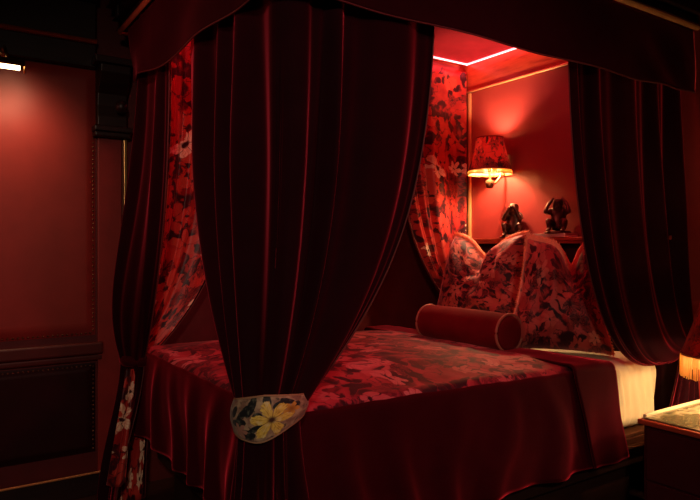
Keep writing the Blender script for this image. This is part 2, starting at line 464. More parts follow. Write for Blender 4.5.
# LED strip under the tester
led = thing('led_strip', 'glowing red light strip running around the canopy ceiling', 'light strip', (1.2, .8, 2.6))
M['led'] = emit('red_led', (1, .09, .12), 8)
m = MB(); i_ = .035
m.box((i_, W - .045, 2.588), (L - .03, W - .035, 2.598)); m.box((L - .04, .03, 2.588), (L - .03, W - .035, 2.598))
m.box((.03, .03, 2.588), (.04, W - .035, 2.598)); m.box((.04, .03, 2.588), (L - .04, .04, 2.598))
m.build('light_tape', 'led', led, smooth=False)
for nm, lc, sx in (('led_far', (1.2, W - .06, 2.58), 2.2), ('led_near', (1.2, .05, 2.58), 2.2)):
    a = lamp(nm, 'AREA', lc, 4.4 if 'near' in nm else 2.9, (1, .055, .085), shape='RECTANGLE', size=sx); a.data.size_y = .02
    a.parent = led; a.matrix_parent_inverse = parent_matrix(led).inverted()
for nm, lc in (('led_head', (L - .06, .8, 2.58)), ('led_foot', (.06, .8, 2.58))):
    a = lamp(nm, 'AREA', lc, 4.4 if 'foot' in nm else 1.2, (1, .055, .085), shape='RECTANGLE', size=.02); a.data.size_y = 1.4
    a.parent = led; a.matrix_parent_inverse = parent_matrix(led).inverted()

# ------------------------------------------------------------------ headboard with ledge
hb = thing('headboard', 'low dark padded headboard with a polished wooden ledge along the head wall', 'headboard', (2.27, .79, 0))
m = MB()
def pad(u, v):
    a, b = abs(2 * u - 1), abs(2 * v - 1)
    e = min((1 - a) * .76 / .05, (1 - b) * .48 / .05, 1)
    return (2.285 - .035 * smooth(e), lerp(.02, 1.555, u), lerp(.38, 1.318, v))
m.grid(pad, 60, 40); m.box((2.285, .02, 0), (L - .002, 1.555, 1.318)); m.build('padding', 'darkleather', hb)
m = MB(); m.box((2.215, .012, 1.335), (L - .001, 1.56, 1.355)); m.box((2.225, .016, 1.318), (L - .001, 1.558, 1.335))
m.build('ledge', 'mahogany', hb, smooth=False, bevel=.004)

# ------------------------------------------------------------------ mattress
mt = thing('mattress', 'thick mattress with a cream fitted sheet bare at the head end', 'mattress', (1.15, .79, .395))
def rbox(m, x0, x1, y0, y1, z0, z1, r, wr=0, n=48):
    # soft box from rounded cross sections: rings going around the y-z profile, swept in x
    prof = []
    for cx, cy, a0 in ((y1 - r, z1 - r, 0), (y0 + r, z1 - r, 90), (y0 + r, z0 + r, 180), (y1 - r, z0 + r, 270)):
        for i in range(9):
            a = radians(a0 + i * 90 / 8); prof.append((cx + r * cos(a), cy + r * sin(a)))
    dense = []
    for i, p in enumerate(prof):
        q_ = prof[(i + 1) % len(prof)]
        k = max(1, int(sqrt((p[0] - q_[0]) ** 2 + (p[1] - q_[1]) ** 2) / .03))
        for j in range(k): dense.append((lerp(p[0], q_[0], j / k), lerp(p[1], q_[1], j / k)))
    K = len(dense); cy, cz = (y0 + y1) / 2, (z0 + z1) / 2
    xs = []
    for i in range(9):
        a = radians(90 * i / 8); xs.append((x0 + r - r * cos(a), r - r * sin(a)))
    for i in range(1, n): xs.append((lerp(x0 + r, x1 - r, i / n), 0))
    for i in range(9):
        a = radians(90 * i / 8); xs.append((x1 - r + r * sin(a), r - r * cos(a)))
    vs = []
    for x, d in xs:
        for (y, z) in dense:
            sy = 1 - d / ((y1 - y0) / 2); sz = 1 - d / ((z1 - z0) / 2)
            yy = cy + (y - cy) * sy; zz_ = cz + (z - cz) * sz
            if wr:
                g = wr * noise.noise((x * 7, yy * 3, zz_ * 3)) + wr * .7 * noise.noise((x * 22, yy * 2 + 5, zz_ * 4)) * (1 if z < z1 - .02 else .2)
                if z < z1 - .03: g += .011 * (sin(x * 95 + 4 * noise.noise((x * 4, zz_ * 5, 1))) * (.5 + noise.noise((x * 9, zz_ * 4, 7)))) * min(1, (z1 - z) * 8)
                yy += g * (1 if y > cy else -1); zz_ += g * .6 if z > cz else 0
            vs.append((x, yy, zz_))
    fs = []
    for i in range(len(xs) - 1):
        for j in range(K):
            k = (j + 1) % K; fs.append((i * K + j, i * K + k, (i + 1) * K + k, (i + 1) * K + j))
    fs.append(tuple(range(K))); fs.append(tuple(reversed(range((len(xs) - 1) * K, len(xs) * K))))
    m.add(vs, fs)
m = MB(); rbox(m, .13, 2.15, .11, 1.47, .397, .71, .06); m.build('mattress_core', 'darkleather', mt)
m = MB(); rbox(m, .085, 2.195, .062, 1.513, .41, .752, .07, .020, 200); m.build('fitted_sheet', 'sheet', mt)

# ------------------------------------------------------------------ bedspread
bs = thing('bedspread', 'dark red velvet bedspread with a floral top spread over the bed', 'bedspread', (.8, .79, .75))
EX0, EX1, EY0, EY1 = .04, 1.46, .03, 1.55
def topz(x, y):
    bx = min(1, (x - EX0) / .30); by = min(1, (y - EY0) / .35, (EY1 - y) / .35)
    z = .794 + .040 * smooth(bx) * smooth(by) * (1 - .55 * smooth((x - .9) / .7))
    e = min((x - EX0), (y - EY0), (EY1 - y)) / .03
    if e < 1: z -= .018 * (1 - max(e, 0)) ** 2
    z += .004 * noise.noise((x * 6, y * 6, 0)) + .0025 * noise.noise((x * 17, y * 13, 4))
    return z - .02 * smooth((x - .3) / 1.2)
m = MB()
m.grid(lambda u, v: ((lerp(EX0, EX1, u), lerp(EY0, EY1, v), topz(lerp(EX0, EX1, u), lerp(EY0, EY1, v))), (lerp(EX0, EX1, u), lerp(EY0, EY1, v))), 130, 140)
m.build('floral_panel', 'bedcover', bs)
dpath = rounded([(1.50, EY1), (EX0, EY1), (EX0, EY0), (1.50, EY0)], .03)
def drop(u, v):
    p, nrm, s, T = path_at(dpath, u)
    z0 = topz(min(max(p.x, EX0), EX1), min(max(p.y, EY0), EY1))
    foot = p.x < .06
    zb = .355 if foot else lerp(.34, .318, p.x / 1.5)
    z = lerp(z0, zb, v)
    rnd = .5 + .5 * noise.noise((s * 2.3, 0, 9))
    fold = sin(s * 26 + 3 * noise.noise((s * 1.7, v, 2)))
    a = .004 + .022 * smooth(v * 3) ** .5 * .35 + ((.055 * (fold * .5 + .5) ** 2 * rnd * 1.3) + .012 * noise.noise((s * 8, v * 1.5, 0))) * v ** .8
    if v == 0: a = 0
    a = max(a, .003 * v)
    sk = .10 * v * (0 if foot or p.y > .7 else smooth((p.x - .9) / .6))
    q_ = p - nrm * a * -1
    return (q_.x + sk, q_.y, z), (s, z)
m = MB()
def dropo(u, v):
    (x, y, z), uv = drop(u, v); p, nrm, s, T = path_at(dpath, u)
    d = Vector((x, y)) - p; sk = .10 * v * (0 if (p.x < .06 or p.y > .7) else smooth((p.x - .9) / .6))
    a = abs((Vector((x - sk, y)) - p).dot(nrm))
    c = Vector((.8, .79)); out = nrm if (p + nrm * .01 - c).length > (p - c).length else -nrm
    q_ = p + out * a
    return (q_.x + sk, q_.y, z), uv
m.grid(dropo, 420, 26); m.build('velvet_drop', 'velvet', bs, solid=.004)
# turned-over velvet band at the head end
def band_profile():
    pts = []
    for i in range(15): pts.append((EY0 - .026 - .010 * (1 - i / 14), lerp(.318, .745, i / 14), 1 - i / 14))
    for i in range(1, 8):
        a = radians(90 * i / 8); pts.append((EY0 - .026 + .028 * (1 - cos(a)), .745 + .032 * sin(a), 0))
    for i in range(50): pts.append((lerp(EY0 + .002, EY1 - .002, i / 49), .779, 0))
    for i in range(1, 8):
        a = radians(90 * i / 8); pts.append((EY1 - .002 + .028 * sin(a), .777 - .032 * (1 - cos(a)), 0))
    for i in range(12): pts.append((EY1 + .026, lerp(.745, .33, i / 11), i / 11))
    return pts
BP = band_profile()
def band(u, v):
    k = v * (len(BP) - 1); i = min(int(k), len(BP) - 2); f = k - i
    y = lerp(BP[i][0], BP[i + 1][0], f); z = lerp(BP[i][1], BP[i + 1][1], f); d = lerp(BP[i][2], BP[i + 1][2], f)
    x = lerp(1.44, 1.70, u) + .13 * d * (1 if y < .7 else 0)
    x += .03 * (1 - smooth(max(0, y) / .3)) * u * smooth((z - .5) / .28)
    y2 = y
    wv = .006 * sin(u * 9 + d * 3) * d + .010 * noise.noise((x * 5, d * 2, 3)) * d
    y2 -= wv if y < .7 else -wv
    z2 = z + (.004 * noise.noise((x * 8, y * 8, 2)) if d == 0 else 0) - (.014 * smooth((u - .6) / .4) if d == 0 else 0)
    return (x, y2, z2 + .006), (x, v * 2)
m = MB(); m.grid(band, 28, 180); m.build('velvet_band', 'velvet', bs, solid=.010)

# ------------------------------------------------------------------ curtains
def curtain(label, rod, ztop, tie, gr, prof, phis, tail, zfloor, folds, amp, lining_in, piped=(0, 1), taper=None, bag=None, seed=0, lw=None, tiescale=(1, 1), drop_tail=True):
    """rod: ground polyline; tie: (x, y, z); prof: bezier controls (s1, z1, s2, z2); phis: gather angles; tail: list of floor points"""
    t = thing('bed_curtain', label, 'curtain', (tie[0], tie[1], 0))
    c = Vector((L / 2, W / 2))
    def pt(u, v, inner):
        if inner: u = lerp(.015, .985, u)
        p, nrm, s, T = path_at(rod, u)
        out = nrm if (p + nrm * .01 - c).length > (p - c).length else -nrm
        ph = lerp(radians(phis[0]), radians(phis[1]), u)
        rg = gr - (.012 if inner else 0)
        g = Vector((tie[0] + rg * tiescale[0] * cos(ph), tie[1] + rg * tiescale[1] * sin(ph)))
        fw = s * folds + 1.6 * noise.noise((s * 2.1 + seed, 0, seed)); 
        f = sin(fw * 2 * pi)
        f = 2 * (.5 + .5 * f) ** 2.0 - .75 + .12 * sin(fw * 6 * pi + 1)
        f *= .75 + .5 * noise.noise((s * 3.1, 4, seed + 7))
        f2 = noise.noise((s * 9, v * .8, seed + 3))
        if v <= .7:
            k = v / .7
            s1, z1, s2, z2 = prof
            B = ((1 - k) ** 3, 3 * k * (1 - k) ** 2, 3 * k * k * (1 - k), k ** 3)
            ss = B[1] * s1 + B[2] * s2 + B[3]; zz_ = B[1] * z1 + B[2] * z2 + B[3]
            far = min(1, (p - Vector(tie[:2])).length / .5)
            z2e = k if z2 <= 1 else None
            if z2 > 1:
                zflat = B[1] * .5 + B[2] * .8 + B[3]; zz_ = lerp(zflat, zz_, far)
            q_ = p.lerp(g, ss); z = lerp(ztop, tie[2], zz_)
            a = amp * (f + .5 * f2) * lerp(.45, 1, smooth((k - .05) * 2.4)) * (1 - ss) + .010 * f * ss
            dirv = out.lerp((g - Vector(tie[:2])).normalized(), ss)
            if bag: q_ = q_ + Vector(bag(u, k))
        else:
            k = (v - .7) / .3
            e = path_at(tail, u)[0]
            q_ = g.lerp(e, smooth(k * 1.0) * .75 + .25 * k); z = lerp(tie[2], zfloor, k)
            a = .010 * f * (1 - k) + amp * .9 * (f + .5 * f2) * smooth(k * 1.3)
            dirv = (g - Vector(tie[:2])).normalized()
        q_ = q_ + dirv * a
        if inner and v <= .7: q_ = q_ - out * .012 * (1 - ss)
        if inner and v > .7: q_ = q_ - dirv * .012
        return (q_.x, q_.y, z), (s * 1.0, z)
    nv = 70; nu = int(90 * path_at(rod, 1)[3]) + 60
    m = MB(); m.grid(lambda u, v: pt(u, v, False), nu * 2, nv); m.build('velvet_panel', 'velvet_drape', t, solid=.003)
    m = MB(); m.grid(lambda u, v: pt(u, v, True), nu * 2, nv); m.build('floral_lining', 'lining', t, solid=.002)
    for u in piped:
        m = MB(); m.tube([Vector(pt(u, i / 80, False)[0]) for i in range(81)], .0032, 6); m.build('edge_piping', 'piping_red', t)
    return t, pt

# A: near foot corner
tA = (-.01, .008, .805)
rodA = rounded([(.022, .785), (.022, .022), (.67, .022)], .06)
tailA = rounded([(-.03, .23), (-.10, -.08), (.16, -.10)], .06)
cA, ptA = curtain('dark velvet curtain tied with a floral band at the near foot corner', rodA, 2.38, tA, .088, (0, .5, .2, .74),
                  (120, 330), tailA, .012, 4.4, .046, True, seed=1, tiescale=(1, 1))
# B: far foot corner
tB = (.02, 1.52, .735)
rodB = rounded([(.62, W - .03), (.018, W - .03), (.018, 1.06)], .06)
tailB = rounded([(.06, W - .02), (-.17, W - .04), (-.14, 1.36)], .05)
cB, ptB = curtain('dark velvet curtain with floral lining gathered at the far foot corner', rodB, 2.55, tB, .085, (0, .5, .2, .78),
                  (30, 270), tailB, .012, 5.5, .034, True, seed=5,
                  bag=lambda u, k: (-.07 * sin(pi * min(1, k) ** 2.2) * exp(-((u - .66) / .2) ** 2), .03 * sin(pi * min(1, k) ** 2.2) * exp(-((u - .66) / .2) ** 2)))
# C: near head corner
tC = (2.285, -.005, .80)
rodC = [(1.42, .022), (2.335, .022)]
tailC = [(1.98, .005), (2.335, -.05)]
cC, ptC = curtain('dark velvet curtain swept back to the wall behind the nightstand', rodC, 2.38, tC, .055, (0, .65, .25, 1.2),
                  (200, 300), tailC, .012, 5, .046, True, seed=9)
# D: far head corner
tD = (2.24, 1.50, .84)
rodD = [(1.68, W - .01), (2.325, W - .01)]
tailD = [(2.15, W - .02), (2.325, W - .03)]
cD, ptD = curtain('floral-lined curtain hanging in the far head corner behind the cushions', rodD, 2.54, tD, .035, (0, .5, .22, .8),
                  (150, 40), tailD, .012, 6.5, .040, True, seed=13)

# turned-out strip of lining on the far foot curtain's tail
m = MB()
def flap(u, v):
    x = lerp(lerp(-.055, -.165, v), lerp(-.015, -.085, v), u); y = lerp(1.475, 1.40, v) - .035 * sin(pi * u)
    return (x + .006 * sin(u * 9), y + .012 * sin(u * 14 + v * 2), lerp(.70, .17, v)), (u * .12 + v * .02, v * .6)
m.grid(flap, 24, 30); m.build('floral_lining', 'lining', cB, solid=.004)

# floral tie-back on the near curtain
n = N('tieback_floral'); uv = n.uv(); sx = n.sep(uv)
def petalflower(cx, cy, R_, petals, rot):
    x = n.math('SUBTRACT', sx[0], cx); y = n.math('SUBTRACT', sx[1], cy)
    ang = n.math('ARCTAN2', y, x); rad = n.vec('LENGTH', n.comb(x, y))
    pet = n.math('ABSOLUTE', n.math('COSINE', n.math('ADD', n.math('MULTIPLY', ang, petals / 2), rot)))
    lim = n.math('MULTIPLY', n.math('ADD', .34, n.math('MULTIPLY', n.math('POWER', pet, .8), .66)), R_)
    lim = n.math('ADD', lim, n.math('MULTIPLY', n.math('SUBTRACT', n.noise(uv, 55, 4), .5), R_ * .75))
    return n.step(n.math('SUBTRACT', lim, rad), 0, .003), pet, rad, ang
nz = n.noise(uv, 22, 4)
col = n.mix(n.step(nz, .35, .6), (.52, .38, .23), (.24, .13, .09)); col = n.mix(n.step(n.noise(uv, 60, 3), .58, .66), col, (.10, .08, .05))
def oval(cx, cy, a, b, rot):
    x = n.math('SUBTRACT', sx[0], cx); y = n.math('SUBTRACT', sx[1], cy); c, s_ = cos(rot), sin(rot)
    p = n.math('ADD', n.math('MULTIPLY', x, c), n.math('MULTIPLY', y, s_)); q_ = n.math('SUBTRACT', n.math('MULTIPLY', y, c), n.math('MULTIPLY', x, s_))
    e = n.math('ADD', n.math('POWER', n.math('DIVIDE', p, a), 2), n.math('POWER', n.math('DIVIDE', q_, b), 2))
    e = n.math('ADD', e, n.math('MULTIPLY', n.math('SUBTRACT', n.noise(uv, 50, 3), .5), .9))
    return n.math('SUBTRACT', 1, n.step(e, .85, 1.05))
for cx, cy, a, b, r in ((.055, .085, .035, .012, .9), (.080, .105, .034, .013, 1.2), (.040, .055, .03, .014, .2), (.125, .118, .012, .028, .1), (.165, .105, .026, .014, .3),
                        (.185, .113, .026, .010, -.4), (.068, .022, .026, .016, 0), (.10, .078, .014, .012, 0), (.02, .09, .022, .012, 1.3), (.21, .09, .02, .012, 1), (.09, .04, .03, .008, .6)):
    col = n.mix(oval(cx, cy, a, b, r), col, n.mix(n.step(n.noise(uv, 75, 4), .5, .68), (.010, .012, .014), (.10, .11, .08)))
k, pet, rad, ang = petalflower(.192, .082, .030, 5, .5); col = n.mix(k, col, n.mix(n.step(rad, .0, .022), (.30, .12, .02), (.62, .32, .05)))
k, pet, rad, ang = petalflower(.045, .03, .028, 6, .2); col = n.mix(k, col, (.42, .20, .14))
k, pet, rad, ang = petalflower(.138, .062, .060, 6, .4)
streak = n.step(n.noise(n.comb(n.math('MULTIPLY', ang, 6), n.math('MULTIPLY', rad, 30)), 2, 3), .4, .7)
yl = n.mix(streak, (.85, .62, .12), (.45, .24, .03)); yl = n.mix(n.step(n.noise(uv, 45, 3), .5, .7), yl, (.80, .66, .30))
yl = n.mix(n.math('SUBTRACT', 1, n.step(pet, 0, .35)), yl, (.32, .13, .02))
yl = n.mix(n.math('SUBTRACT', 1, n.step(rad, .004, .016)), yl, (.06, .02, .012))
col = n.mix(k, col, yl)
n.put(n.b.inputs['Base Color'], col); n.bump(n.noise(uv, 400, 2), .15, .001)
M['tieback'] = n.set(Roughness=.6, Sheen_Weight=.1, Specular_IOR_Level=.3)

def tieband(cx, cy, r, zc, hgt, name, label, mat, tilt=0, az=0, pip=True, rot0=0, wid=1):
    t = thing(name, label, 'curtain tie', (cx, cy, zc))
    def fn(u, v):
        a = 2 * pi * u
        h = hgt * lerp(1, .45, (.5 - .5 * cos(a)))   # tallest at the front, narrow behind
        zt = zc + h / 2 + tilt * min(0, sin(a)); zb_ = zc - h / 2 + tilt * 3 * smooth((sin(a) + .3) / 1.3)
        z = lerp(zb_, zt, v)
        rr = r * (1 + .10 * sin(pi * v)) 
        b = radians(az) + a
        return (cx + rr * wid * cos(b), cy + rr * wid * sin(b), z), (u, v)
    m = MB(); m.grid(fn, 96, 12)
    # metric uv with u measured from the left edge as seen from the front
    for i in list(m.uv):
        u, v = m.uv[i]
        uu = ((u + .5) % 1.0); m.uv[i] = ((uu - .32) * 2 * pi * r, v * hgt)
    m.build('band', mat, t, solid=.004)
    if pip:
        for v in (0, 1):
            mm = MB(); mm.tube([Vector(fn(i / 96, v)[0]) for i in range(96)], .0035, 6, closed=True); mm.build('edge_piping', 'piping_tan', t)
    return t
M['piping_tan'] = plain('tan_piping', (.40, .22, .12), .6)
tieband(tA[0], tA[1], .105, .808, .135, 'curtain_tieback', 'floral tie-back with a yellow flower around the near velvet curtain', 'tieback', tilt=.015, az=236)
tieband(tB[0], tB[1], .088, .735, .05, 'curtain_tieback', 'dark tie-back around the curtain at the far foot corner', 'velvet', az=236, pip=False)
# tassel tie at the near head corner
t = thing('tassel_tieback', 'gold cord and tassel holding the swept curtain beside the table lamp', 'curtain tie', (2.30, -.03, .78))
m = MB(); m.tube([(2.30 + .045 * cos(a * pi / 12), -.01 + .045 * sin(a * pi / 12), .80 + .015 * sin(a * pi / 12)) for a in range(24)], .006, 8, closed=True)
m.build('cord', 'fringe_cream', t)
m = MB(); m.lathe([(.002, .045), (.012, .04), (.014, .03), (.009, .022), (.012, .018), (.018, -.05), (.001, -.052)], (2.262, -.055, .745), 14); m.build('tassel', 'fringe_cream', t)

# ------------------------------------------------------------------ cushions
def cushion(label, loc, rz, lean, size, dent, seed, dy=0, hs=None, dw=.42, taper=.85):
    t = thing('cushion', label, 'cushion', (loc[0], loc[1], loc[2]), rz, None)
    R_ = Matrix.Translation(Vector(loc)) @ Matrix.Rotation(rz, 4, 'Z') @ Matrix.Rotation(lean, 4, 'Y')
    h = size / 2; hh = (hs or size) / 2
    def outline(a, b):
        # a across, b up, both -1..1 ; pinched edges, pointed ears, chopped top
        y = a * h * (1 - .07 * (1 - b * b) * abs(a)); z = b * hh * (1 - .05 * (1 - a * a) * (b < 0))
        y *= lerp(1.06, taper, (b + 1) / 2)
        if b > -.3:
            tt = smooth((b + .3) / 1.3)
            z -= dent * exp(-((a - dy) / dw) ** 2) * tt
            y += -.05 * (a - dy) * tt * exp(-((a - dy) / .6) ** 2) * 2 * size
            z += .03 * tt * abs(a) ** 3
        return y, z + hh
    def thick(a, b):
        e = (1 - a ** 4) * (1 - b ** 4)
        d = .15 * max(0, e) ** .5
        tt = smooth((b + .4) / 1.4)
        d *= 1 - .55 * exp(-((a - dy) / .28) ** 2) * tt
        # creases running down from the chop
        d += .020 * e * sin(10 * a * (1.6 - .6 * b) + 1.2 * sin(3 * b) + seed) * tt + .020 * e * noise.noise((a * 3.5, b * 3.5, seed))
        d += .006 * e * noise.noise((a * 9, b * 5, seed + 4))
        return d
    def face(sgn):
        def fn(u, v):
            a, b = 2 * u - 1, 2 * v - 1
            y, z = outline(a, b)
            p = R_ @ Vector((-sgn * thick(a, b), -y, z))
            return tuple(p), (u * size + seed * .37, v * size + seed * .21)
        return fn
    m = MB(); m.grid(face(1), 64, 64); m.grid(face(-1), 64, 64)
    m.build('cover', 'cushion', t)
    # brush fringe along the seam
    f = MB(); rnd = random.Random(seed)
    per = []
    for i in range(600):
        s = i / 600 * 4; k = int(s); q_ = s - k
        a, b = ((lerp(-1, 1, q_), 1), (1, lerp(1, -1, q_)), (lerp(1, -1, q_), -1), (-1, lerp(-1, 1, q_)))[k]
        per.append((a, b))
    for (a, b) in per:
        y, z = outline(a, b); y2, z2 = outline(a * .9, b * .9)
        d = Vector((0, -(y - y2), z - z2)).normalized()
        base = Vector((0, -y, z)) - d * .010
        tng = Vector((0, -d.z, d.y))
        for r_ in range(5):
            o_ = Vector((rnd.uniform(-.020, .020), 0, 0)) + tng * rnd.uniform(-.006, .006)
            ln = rnd.uniform(.036, .050) if (b > .99 and abs(a) < .999) else rnd.uniform(.010, .020) * (1 if b > -.99 else .5)
            tip = base + o_ + d * ln + Vector((rnd.uniform(-.012, .012), 0, 0)) + tng * rnd.uniform(-.006, .006)
            wv = tng * .0042; wx = Vector((.0042, 0, 0))
            p0 = base + o_
            vs = [R_ @ (p0 - wv), R_ @ (p0 + wv), R_ @ (p0 + wx), R_ @ tip]
            f.add(vs, [(0, 1, 3), (1, 2, 3), (2, 0, 3)])
    roll = []
    for i in range(41):
        a = -1 + i / 20; y, z = outline(a, 1); roll.append(R_ @ Vector((.003 * noise.noise((a * 30, 0, seed)), -y, z + .010)))
    f.tube(roll, lambda k: .016 * min(1, .2 + 8 * min(k, 1 - k)), 10)
    f.build('fringe', 'fringe_cushion', t, smooth=False)
    return t
cushion('left fringed floral velvet cushion, dented at the top, behind the bolster', (2.02, 1.13, .785), radians(8), radians(10), .69, .13, 3, -.02, .575, .45, .80)
cushion('right fringed floral velvet cushion standing beside the bolster end', (1.775, .352, .766), radians(36), radians(12), .50, .15, 8, .42, .565, .42, .62)

# bolster
bo = thing('bolster', 'round dark red velvet bolster with pink piped ends lying before the cushions', 'bolster', (1.525, .815, .78))
r = .098; y0, y1 = .445, 1.045; bz = .776 + r
m = MB()
def bol(u, v):
    y = lerp(y0, y1, v); a = 2 * pi * u
    rr = r * (1 - .05 * (abs(2 * v - 1)) ** 6 + .012 * noise.noise((cos(a) * 1.5, v * 6, sin(a) * 1.5)))
    return (1.525 + rr * cos(a), y, bz - .004 + rr * sin(a) * (.97 if sin(a) < 0 else 1)), (u * .6, y)
m.grid(bol, 48, 30, closed_u=True); m.build('cover', 'velvet_bolster', bo)
for y, sg in ((y0, -1), (y1, 1)):
    m = MB(); m.lathe([(0, sg * .014), (.02, sg * .011), (.05, sg * .013), (.075, sg * .009), (r * .94, 0)], (1.525, y, bz - .004), 48, 'y'); m.build('end_disc', 'velvet_bolster', bo)
    m = MB(); m.tube([(1.525 + r * .96 * cos(a * pi / 24), y, bz - .004 + r * .96 * sin(a * pi / 24)) for a in range(48)], .0065, 8, closed=True)
    m.build('piping', 'piping', bo)

# ------------------------------------------------------------------ wall lamp
M['shade'] = floral('floral_lampshade', (.34, .014, .014), (.22, .009, .010), (.014, .003, .005), [(.12, .008, .01), (.45, .05, .04), (.04, .004, .006)], 5.0, cover=.8, bloom=1.2, trans=.05)
n = N('shade_lining_cloth'); n.put(n.b.inputs['Base Color'], n.mix(n.noise(n.obj(), 60, 2), (.80, .62, .42), (.86, .70, .50)))
tr = n.node('ShaderNodeBsdfTranslucent'); tr.inputs[0].default_value = (.8, .6, .4, 1); mx = n.node('ShaderNodeMixShader'); mx.inputs[0].default_value = .45
n.t.links.new(n.b.outputs[0], mx.inputs[1]); n.t.links.new(tr.outputs[0], mx.inputs[2]); n.t.links.new(mx.outputs[0], n.t.nodes['Material Output'].inputs[0])
M['shade_in'] = n.set(Roughness=.8)
M['bulb'] = emit('warm_bulb', (1, .66, .32), 30)
def shade(t, c, rt, rb, zt, zb, flare=0):
    def fn(k):
        def g(u, v):
            a = 2 * pi * u; r_ = lerp(rt, rb, v ** (1 + flare)) * (1 + .006 * cos(24 * a)) + k
            return (c[0] + r_ * cos(a), c[1] + r_ * sin(a), lerp(zt, zb, v)), (u * 2 * pi * rb, v * (zt - zb))
        return g
    m = MB(); m.grid(fn(0), 96, 16, closed_u=False); m.build('lamp_shade', 'shade', t)
    m = MB(); m.grid(fn(-.004), 96, 16, closed_u=False); m.build('shade_lining', 'shade_in', t)
    for rr, z in ((rt, zt), (rb, zb)):
        m = MB(); m.tube([(c[0] + rr * cos(i * pi / 32), c[1] + rr * sin(i * pi / 32), z) for i in range(64)], .004, 6, closed=True); m.build('trim_braid', 'velvet_bolster', t)
def fringe(t, c, r_, z0, ln, mat, n_=160):
    f = MB(); rnd = random.Random(4)
    f.lathe([(r_ + .003, z0), (r_ + .004, z0 - .008), (r_ + .001, z0 - .008), (r_, z0)], (c[0], c[1], 0), 64, cap=False)
    for i in range(n_):
        a = 2 * pi * i / n_ + rnd.uniform(-.01, .01); l2 = ln * rnd.uniform(.93, 1.04)
        p = Vector((c[0] + (r_ + .002) * cos(a), c[1] + (r_ + .002) * sin(a), z0 - .006)); q_ = Vector((c[0] + (r_ + .004) * cos(a + rnd.uniform(-.01, .01)), c[1] + (r_ + .004) * sin(a), z0 - l2))
        f.tube([p, p.lerp(q_, .5), q_], .0026, 4)
    f.build('fringe', mat, t)

wc = (2.195, 1.212)
t = thing('wall_lamp', 'brass wall lamp with red floral shade on the head wall', 'lamp', (L, wc[1], 1.70))
shade(t, wc, .088, .138, 2.012, 1.80, .15)
fringe(t, wc, .138, 1.802, .032, 'fringe_cream', 190)
m = MB(); m.lathe([(.001, 1.795), (.010, 1.798), (.016, 1.81), (.018, 1.825), (.014, 1.838), (.001, 1.846)], (wc[0], wc[1], 0), 20); m.build('bulb', 'bulb', t)
m = MB(); m.lathe([(.010, 1.68), (.022, 1.685), (.028, 1.70), (.028, 1.73), (.012, 1.738), (.006, 1.745), (.006, 1.81)], (wc[0], wc[1], 0), 20); m.build('socket', 'brass_dark', t)
m = MB(); m.tube([(wc[0], wc[1], 1.745), (wc[0] + .02, wc[1] + .01, 1.715), (wc[0] + .06, wc[1] + .01, 1.72), (wc[0] + .10, wc[1], 1.76), (L - .03, wc[1], 1.83), (L - .01, wc[1], 1.84)], .009, 10); m.build('arm', 'brass_dark', t)
m = MB(); m.box((L - .022, wc[1] - .045, 1.80), (L, wc[1] + .045, 1.91)); m.build('backplate', 'brass', t, smooth=False, bevel=.004)
bl = lamp('wall_lamp_glow', 'POINT', (wc[0], wc[1], 1.93), 25, (1, .62, .40), shadow_soft_size=.025); bl.parent = t; bl.matrix_parent_inverse = parent_matrix(t).inverted()
bl = lamp('wall_lamp_low_glow', 'POINT', (wc[0], wc[1], 1.872), 22, (1, .64, .28), shadow_soft_size=.018); bl.parent = t; bl.matrix_parent_inverse = parent_matrix(t).inverted()

